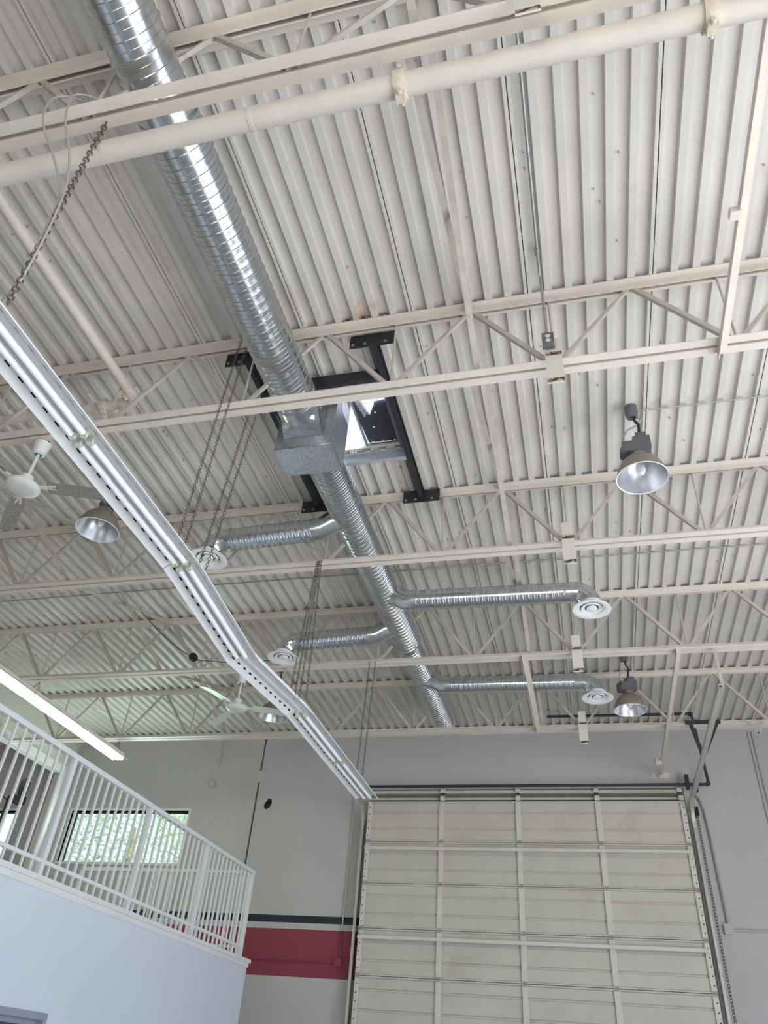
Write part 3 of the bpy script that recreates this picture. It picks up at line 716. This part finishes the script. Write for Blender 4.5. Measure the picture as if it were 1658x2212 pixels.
part(M().beam((1.46, yj-0.01, ZB+0.02), (1.55, yj-0.01, 3.62), 0.05, 0.006, (0, 1, 0)), 'leg', 'blackpipe', vb, smooth=False)
part(M().beam((1.80, yj-0.01, ZB+0.02), (1.56, yj-0.01, 3.66), 0.05, 0.006, (0, 1, 0)), 'leg', 'blackpipe', vb, smooth=False)
vb2 = thing('conduit_bracket', 'small grey V bracket on the wall joist above the paired conduits', 'bracket', (2.3, 10.25, 3.9))
part(M().beam((2.17, yj-0.01, ZB+0.03), (2.27, yj-0.01, 3.93), 0.03, 0.006, (0, 1, 0)), 'leg', 'track', vb2, smooth=False)
part(M().beam((2.38, yj-0.01, ZB+0.03), (2.27, yj-0.01, 3.93), 0.03, 0.006, (0, 1, 0)), 'leg', 'track', vb2, smooth=False)
gp = thing('gas_pipe', 'black pipe running over the bay door head and up to the deck', 'pipe', (1.84, D-0.1, 3.9))
part(M().tube([(-3.42, D-0.16, 3.885), (1.80, D-0.16, 3.885)], 0.021, 12), 'pipe_run', 'blackpipe', gp)
part(M().tube([(1.79, D-0.16, 3.885), (1.815, D-0.16, 3.892), (1.825, D-0.165, 3.92)], 0.032, 12), 'elbow', 'blackpipe', gp)
part(M().tube([(1.825, D-0.165, 3.91), (1.68, 11.4, 4.73)], 0.021, 12), 'riser', 'blackpipe', gp)
part(M().tube([(1.69, 11.4, 4.72), (1.67, 11.4, 4.74), (1.64, 11.4, 4.745)], 0.030, 12), 'elbow', 'blackpipe', gp)
part(M().tube([(1.66, 11.4, 4.745), (-0.45, 11.4, 4.76)], 0.021, 12), 'pipe_run', 'blackpipe', gp)
part(M().box(1.50, 1.55, D-0.22, D-0.12, 3.82, 4.02).box(1.62, 1.66, D-0.22, D-0.12, 3.78, 3.95), 'pipe_clamp', 'blackpipe', gp, smooth=False)
hc = thing('hoist_chain', 'dark hand chain hanging from the hoist wheel beside the bay door', 'chain', (1.6, D-0.14, -1.0))
part(M().chain((1.585, D-0.14, 3.45), (1.60, D-0.14, -1.0), 0.05, 0.006, 0.016), 'chain', 'chain', hc)
part(M().lathe([(0.02, -0.02), (0.075, -0.02), (0.06, 0), (0.075, 0.02), (0.02, 0.02)], 18, (1.59, D-0.14, 3.5), (1, 0, 0)), 'chain_wheel', 'blackpipe', hc)
part(M().box(1.575, 1.60, D-0.14, D-0.001, 3.44, 3.68), 'wheel_bracket', 'track', hc, smooth=False)

# ------------------------------------------------------------------ hanging fluorescent row (unlit)
def fluoro(name, label, x, y0, y1, z, group, lit=False, path=None, bare=0):
    """reflector trough on a wiring channel; two lengths of two tubes"""
    t = thing(name, label, 'light fixture', (x, (y0+y1)/2, z), group=group)
    path = path or (lambda y: (0, 0)); N = 8
    ys = [y0+0.006+(y1-y0-0.012)*i/N for i in range(N+1)]
    def ext(poly, nm, m, yy=None):
        b = M(); yl = yy or ys; n = len(poly)
        for y in yl:
            dx, dz = path(y); b.v += [(x+a+dx, y, z+c+dz) for a, c in poly]
        for i in range(len(yl)-1):
            b.f += [(i*n+k, (i+1)*n+k, (i+1)*n+(k+1) % n, i*n+(k+1) % n) for k in range(n)]
        b.f += [tuple(range(n)), tuple((len(yl)-1)*n+k for k in range(n-1, -1, -1))]
        return part(b, nm, m, t, smooth=False)
    fx = 'fixlit' if lit else 'fixture'
    W = 0.135
    ext([(-W, 0), (-0.062, 0.05), (0.062, 0.05), (W, 0), (W+0.004, 0.004), (0.064, 0.056), (-0.064, 0.056), (-W-0.004, 0.004)], 'reflector', fx)
    ext([(-0.055, 0.057), (0.055, 0.057), (0.05, 0.105), (-0.05, 0.105)], 'wiring_channel', fx)
    ext([(-0.012, 0.049), (-0.009, 0.032), (0.009, 0.032), (0.012, 0.049)], 'centre_rib', fx)
    for s, hw, st in ((-1, 0.007, 0.105), (1, 0.0028, 0.115)):
        b = M(); y = y0+0.06
        while y < y1-0.06:
            dx, dz = path(y); xa = x+dx+s*0.085; za = z+dz+0.0335
            n_ = Vector((s*-0.565, 0, -0.825)); tdir = Vector((s*0.825, 0, -0.565)); p = Vector((xa, y, za))+n_*0.0012
            q = [p-tdir*hw-Vector((0, 0.02, 0)), p+tdir*hw-Vector((0, 0.02, 0)), p+tdir*hw+Vector((0, 0.02, 0)), p-tdir*hw+Vector((0, 0.02, 0))]
            b.add(q, [(0, 1, 2, 3)]); y += st
        part(b, 'reflector_slots', 'hole', t, smooth=False, kind='stuff')
    ym = (y0+y1)/2; halves = [(y0, ym), (ym, y1)][:2-bare]
    for a, c in halves:
        for s in (-1, 1):
            pts = [(x+path(y)[0]+s*0.036, y, z+0.012+path(y)[1]) for y in (a+0.045, (a+c)/2, c-0.045)]
            part(M().tube(pts, 0.019, 12), 'tube', 'tubelit' if lit else 'tube', t)
            for y in (a+0.03, c-0.03):
                dx, dz = path(y)
                part(M().box(x+dx+s*0.036-0.017, x+dx+s*0.036+0.017, y-0.010, y+0.010, z+dz-0.004, z+dz+0.05), 'lampholder', 'lampholder', t, smooth=False)
    return t
FX, FZ = -2.425, 2.6
gp_ = 'unlit fluorescent fixtures hung in a row'
fluoro('fluorescent_fixture', 'unlit white fluorescent fixture hung from the sprinkler main joist by chain and cable', FX, 1.17, 3.61, FZ, gp_)
def sag(y):
    if y < 4.83: k = max(0, (y-3.61)/1.22)
    else: k = max(0, (6.05-y)/1.22)
    return (-0.05*k, -0.07*k)
fluoro('fluorescent_fixture', 'sagging white fluorescent fixture with the tubes missing from one half', FX, 3.61, 6.05, FZ, gp_, path=sag, bare=1)
fluoro('fluorescent_fixture', 'unlit white fluorescent fixture ending beside the bay door corner', FX, 6.05, 8.49, FZ, gp_)
# lit row over the mezzanine
gl = 'lit fluorescent fixtures over the mezzanine'
l1 = fluoro('lit_fluorescent_fixture', 'glowing fluorescent fixture over the mezzanine, the one further from the back wall', -7.2, 5.66, 8.1, 3.86, gl, lit=True)
l2_ = fluoro('lit_fluorescent_fixture', 'glowing fluorescent fixture over the mezzanine ending near the grey back wall', -7.2, 8.1, 10.55, 3.86, gl, lit=True)

# chains and cables of the fixtures
def chain(p, q, label, group, link=0.028, r=0.0026, wd=0.0085):
    solo(M().chain(p, q, link, r, wd), 'hanging_chain', 'chain', label, 'chain', group, loc=q)
chain((-2.22, 1.445, ZB), (-2.36, 1.60, FZ+0.11), 'thick steel chain hanging from the sprinkler main joist beside the looped cable', 'chains holding the unlit row', 0.036, 0.0045, 0.012)
solo(M().tube(curve([(-2.30, 1.36, 4.17), (-2.40, 1.30, 4.17), (-2.45, 1.27, 4.08), (-2.45, 1.30, 3.90), (-2.36, 1.42, 3.66), (-2.31, 1.50, 3.46), (-2.33, 1.55, 3.1), (-2.38, 1.60, 2.84), (-2.47, 1.62, 2.73), (-2.56, 1.63, 2.75), (-2.66, 1.6, 2.86)]), 0.0065, 8), 'armoured_cable', 'cable', 'grey armoured cable looped over the sprinkler main joist, outer loop', 'cable', 'cables feeding the unlit row', loc=(-2.38, 1.6, 2.8))
solo(M().tube(curve([(-2.20, 1.37, 4.17), (-2.31, 1.31, 4.17), (-2.345, 1.29, 4.1), (-2.34, 1.33, 3.92), (-2.29, 1.42, 3.70), (-2.275, 1.49, 3.46), (-2.30, 1.545, 3.1), (-2.355, 1.59, 2.83), (-2.43, 1.61, 2.745), (-2.5, 1.61, 2.76), (-2.58, 1.58, 2.85)]), 0.0065, 8), 'armoured_cable', 'cable', 'grey armoured cable looped over the sprinkler main joist, inner loop', 'cable', 'cables feeding the unlit row', loc=(-2.35, 1.6, 2.8))
solo(M().tube(curve([(-0.50, 1.345, 4.115), (-0.35, 1.345, 4.125), (-0.1, 1.345, 4.16), (0.2, 1.345, 4.22), (0.6, 1.35, 4.30)]), 0.008, 8), 'armoured_cable', 'cable', 'grey armoured cable lying along the sprinkler main joist beside the white plate', 'cable', loc=(-0.5, 1.345, 4.115))
for x, y, zt_ in ((-2.47, 3.54, 4.86), (-2.40, 3.54, 4.86)):
    chain((x+0.05, y, zt_), (x, y, FZ+0.08), 'chain hanging from the top of the outlet-box joist to the unlit row', 'chains at the outlet-box joist, reaching its top chord')
for x in (-2.315, -2.25):
    chain((x+0.02, 3.735, ZB), (x-0.07, 3.735, FZ+0.06), 'chain hanging from the bottom chord of the outlet-box joist to the unlit row', 'chains at the outlet-box joist, from its bottom chord')
for dx in (-0.05, -0.015, 0.02, 0.065):
    chain((-2.345+dx*0.35, 5.76, ZB), (-2.37+dx*1.4, 5.76, FZ+0.03), 'chain in the cluster of four dropping to the sagging fixture', 'cluster of four chains')
for dx in (-0.03, 0.04):
    chain((-2.36+dx, 7.97, ZB), (-2.40+dx, 7.97, FZ+0.09), 'thin chain dropping in front of the back wall to the end fixture', 'pair of chains at the end fixture')
for y, la in ((8.13, 'thin hanger chain of the lit fixtures at the middle joist'), (10.33, 'thin hanger chain at the end of the lit fixtures near the back wall')):
    t = thing('hanger_chain', la, 'chain', (-7.2, y, 3.96), group='chains of the lit fixtures')
    part(M().chain((-7.17, y, ZB), (-7.2, y-0.07, 3.965), 0.03, 0.003, 0.009).chain((-7.17, y, ZB), (-7.2, y+0.07, 3.965), 0.03, 0.003, 0.009), 'chain', 'chain', t)

# ------------------------------------------------------------------ high-bay lamps
def make_lamp():
    t = thing('high_bay_lamp', 'x', 'lamp', (0.70, 4.93, 4.07), group='high-bay lamps')
    # local zero is the rim of the reflector
    part(M().lathe([(0.205, 0.0), (0.2, 0.03), (0.185, 0.085), (0.155, 0.145), (0.115, 0.19), (0.075, 0.215), (0.05, 0.222)], 36), 'shade', 'lampshade', t, True)
    part(M().lathe([(0.202, 0.0), (0.192, 0.03), (0.177, 0.083), (0.148, 0.141), (0.11, 0.184), (0.07, 0.208), (0.0, 0.212)], 36), 'reflector', 'reflector', t, True)
    part(M().lathe([(0.2, 0.0), (0.207, -0.004), (0.209, 0.002), (0.204, 0.006)], 36), 'rim', 'diffuser', t, True)
    part(M().lathe([(0.0, 0.035), (0.025, 0.045), (0.042, 0.08), (0.04, 0.12), (0.022, 0.165), (0.02, 0.205)], 16), 'bulb', 'glassbulb', t, True)
    g = part(M().box(-0.12, 0.05, -0.075, 0.06, 0.25, 0.36).box(0.0, 0.085, -0.06, 0.06, 0.36, 0.46).box(-0.03, 0.11, -0.07, 0.06, 0.28, 0.41), 'ballast_box', 'ballast', t, True, smooth=False)
    part(M().lathe([(0, -0.05), (0.035, -0.05), (0.035, 0.05), (0, 0.05)], 16, (-0.11, -0.02, 0.27), (0, 1, 0)), 'capacitor', 'ballast', g, True)
    part(M().lathe([(0.06, 0.218), (0.07, 0.225), (0.07, 0.262), (0.05, 0.27)], 20), 'collar', 'conduit', t, True)
    part(M().tube([(0.03, 0, 0.46), (0.045, 0, 0.53), (0.05, 0.0, 0.60), (0.02, 0, 0.66), (0.03, 0.0, 0.72)], 0.012, 8), 'hook_cord', 'blackcable', t, True)
    part(M().tube([(-0.09, 0, 0.36), (-0.1, 0.0, 0.47), (-0.05, 0, 0.55), (0.04, 0, 0.60), (0.08, 0, 0.66), (0.03, 0, 0.72)], 0.008, 8), 'cord', 'cable', t, True)
    part(M().lathe([(0, 0.70), (0.05, 0.705), (0.055, 0.74), (0.055, 0.818), (0, 0.818)], 18, (0.01, 0, 0)), 'ceiling_box', 'ballast', t, True)
    return t
lamp = make_lamp(); lamp['label'] = 'grey dome high-bay lamp hanging over the bay side, fed by the thin deck conduit'
dup(lamp, (0.69, 9.62, 4.072), 0.5, 'grey dome high-bay lamp beside the diffuser closest to the back wall')
dup(lamp, (-4.35, 4.93, 4.072), 2.2, 'grey dome high-bay lamp under the dusty blade of the nearer fan')
dup(lamp, (-4.22, 9.5, 4.072), 1.1, 'grey dome high-bay lamp partly hidden behind the white fan and the sagging fixture')

# ------------------------------------------------------------------ ceiling fans
def make_fan(loc, rz, label, bl, drop):
    t = thing('ceiling_fan', label, 'fan', loc, rz, group='three-blade ceiling fans')
    part(M().lathe([(0.0, 0.0), (0.085, 0.0), (0.12, 0.012), (0.135, 0.03), (0.13, 0.05), (0.12, 0.055), (0.05, 0.07), (0.05, 0.14), (0.03, 0.15)], 32), 'motor_housing', 'fanwhite', t, True)
    part(M().tube([(0, 0, 0.14), (0, 0, drop-0.08)], 0.013, 10), 'downrod', 'fanwhite', t, True)
    part(M().lathe([(0.03, drop-0.13), (0.05, drop-0.12), (0.07, drop-0.01), (0.055, drop+0.0)], 20), 'canopy', 'fanwhite', t, True)
    part(M().box(-0.04, 0.04, -0.01, 0.01, drop-0.01, drop+0.03), 'mount_bracket', 'blackcable', t, True)
    n = 10
    for k in range(3):
        a = k*2*math.pi/3; d = Vector((math.cos(a), math.sin(a), 0)); e = Vector((-math.sin(a), math.cos(a), 0))
        vs = []
        for i in range(n+1):
            u = 0.20+0.50*i/n; wd = 0.062 if 0 < i < n else 0.05
            for s, zz in ((-1, 0.05), (1, 0.028)):
                for th in (0, 0.005): vs.append(d*u+e*s*wd+Vector((0, 0, zz+th-0.03*(i/n)**2)))
        fs = []
        for i in range(n):
            q = i*4; r = q+4
            fs += [(q, r, r+2, q+2), (q+1, q+3, r+3, r+1), (q, q+1, r+1, r), (q+2, r+2, r+3, q+3)]
        fs += [(0, 2, 3, 1), (n*4, n*4+1, n*4+3, n*4+2)]
        bl_ = part(M().add(vs, fs), 'blade', bl, t, True)
        part(M().beam(d*0.10+Vector((0, 0, 0.045)), d*0.27+e*0.02+Vector((0, 0, 0.038)), 0.03, 0.006).beam(d*0.10+Vector((0, 0, 0.045)), d*0.27-e*0.025+Vector((0, 0, 0.042)), 0.02, 0.006), 'blade_iron', 'fanwhite', bl_, True, smooth=False)
    return t
make_fan((-4.16, 3.74, 3.58), math.radians(16), 'white ceiling fan with dusty grey blades hung beside the unlit row', 'fandusty', 0.51)
make_fan((-4.14, 8.16, 3.60), math.radians(18), 'clean white ceiling fan hanging near the back wall', 'fanwhite', 0.49)

# ------------------------------------------------------------------ mezzanine guard rail
gr = thing('guard_railing', 'white steel baluster railing along the mezzanine edge', 'railing', (MX-0.05, MY-0.1, MZ))
RX, RY, RT, RB = MX-0.06, 10.30, 2.21, 1.315
posts = [RY-1.475*k for k in range(0, 8)]
part(M().box(RX-0.03, RX+0.03, posts[-1], RY+0.03, RT-0.045, RT), 'top_rail', 'railwhite', gr, smooth=False)
part(M().box(RX-0.016, RX+0.016, posts[-1], RY, RB-0.03, RB), 'bottom_rail', 'railwhite', gr, smooth=False)
XE = -7.1
part(M().box(XE, RX-0.03, RY-0.03, RY+0.03, RT-0.045, RT), 'top_rail', 'railwhite', gr, smooth=False)
part(M().box(XE, RX-0.016, RY-0.016, RY+0.016, RB-0.03, RB), 'bottom_rail', 'railwhite', gr, smooth=False)
pm = M().box(-0.026, 0.026, -0.026, 0.026, MZ, RT-0.045).mesh('post', 'railwhite', (0, 0, 0), False)
bm_ = M().box(-0.0095, 0.0095, -0.0095, 0.0095, MZ, RT-0.045).mesh('baluster', 'railwhite', (0, 0, 0), False)
def place(me, nm, x, y):
    o = part(me, nm, None, gr); g = gr['origin']; o.location = (x-g[0], y-g[1], -g[2])
for y in posts: place(pm, 'post', RX, y)
for k in range(len(posts)-1):
    for i in range(1, 12): place(bm_, 'baluster', RX, posts[k]-1.475*i/12)
for i in range(1, 21):
    place(bm_ if i % 10 else pm, 'baluster' if i % 10 else 'post', RX-0.132*i, RY)
# dark pedestal stand behind the railing
ps = thing('lamp_stand', 'dark slim stand with a black head behind the white railing', 'stand', (-6.95, 8.07, MZ))
part(M().lathe([(0.2, 0.0), (0.2, 0.02), (0.05, 0.04), (0.0, 0.045)], 24, (-6.95, 8.07, MZ)), 'base', 'blackcable', ps)
part(M().tube([(-6.95, 8.07, MZ+0.03), (-6.93, 8.07, MZ+1.35)], 0.016, 10), 'pole', 'blackcable', ps)
part(M().lathe([(0.0, -0.13), (0.045, -0.12), (0.06, -0.05), (0.06, 0.06), (0.04, 0.11), (0, 0.125)], 18, (-6.80, 8.12, MZ+1.46)), 'head', 'blackcable', ps)
part(M().box(-6.87, -6.75, 8.06, 8.17, MZ+1.27, MZ+1.36), 'head_box', 'blackcable', ps)
part(M().beam((-6.93, 8.07, MZ+1.34), (-6.82, 8.12, MZ+1.36), 0.05, 0.03).beam((-7.1, 8.05, MZ+1.40), (-6.93, 8.07, MZ+1.3), 0.1, 0.02), 'bracket', 'blackcable', ps)

# ------------------------------------------------------------------ tree beyond the window
tr = thing('tree', 'leafy green tree seen through the back wall window', 'tree', (-10.5, 16.5, FL-0.2))
part(M().tube([(-10.5, 16.5, FL-0.2), (-10.45, 16.5, 1.0), (-10.3, 16.45, 2.6), (-10.3, 16.4, 4.4)], [0.16, 0.13, 0.1, 0.05], 12), 'trunk', 'bark', tr)
b = M()
for i in range(22000):
    a = random.uniform(0, 2*math.pi); u = random.uniform(-1, 1); r = random.uniform(0.35, 1)**0.5; q = math.sqrt(1-u*u)
    p = Vector((-10.6+2.4*r*q*math.cos(a), 16.5+1.5*r*q*math.sin(a), 4.1+1.9*r*u)); s = random.uniform(0.018, 0.042)
    e = Vector((random.gauss(0, 1), random.gauss(0, 1), random.gauss(0, 1))).normalized(); f_ = e.orthogonal().normalized()
    b.add([p-e*s, p+f_*s*0.5, p+e*s, p-f_*s*0.5], [(0, 1, 2, 3)])
tag(part(b, 'foliage', 'leaf', tr, smooth=False), kind='stuff')

for o in bpy.data.objects:
    if 'origin' in o: del o['origin']
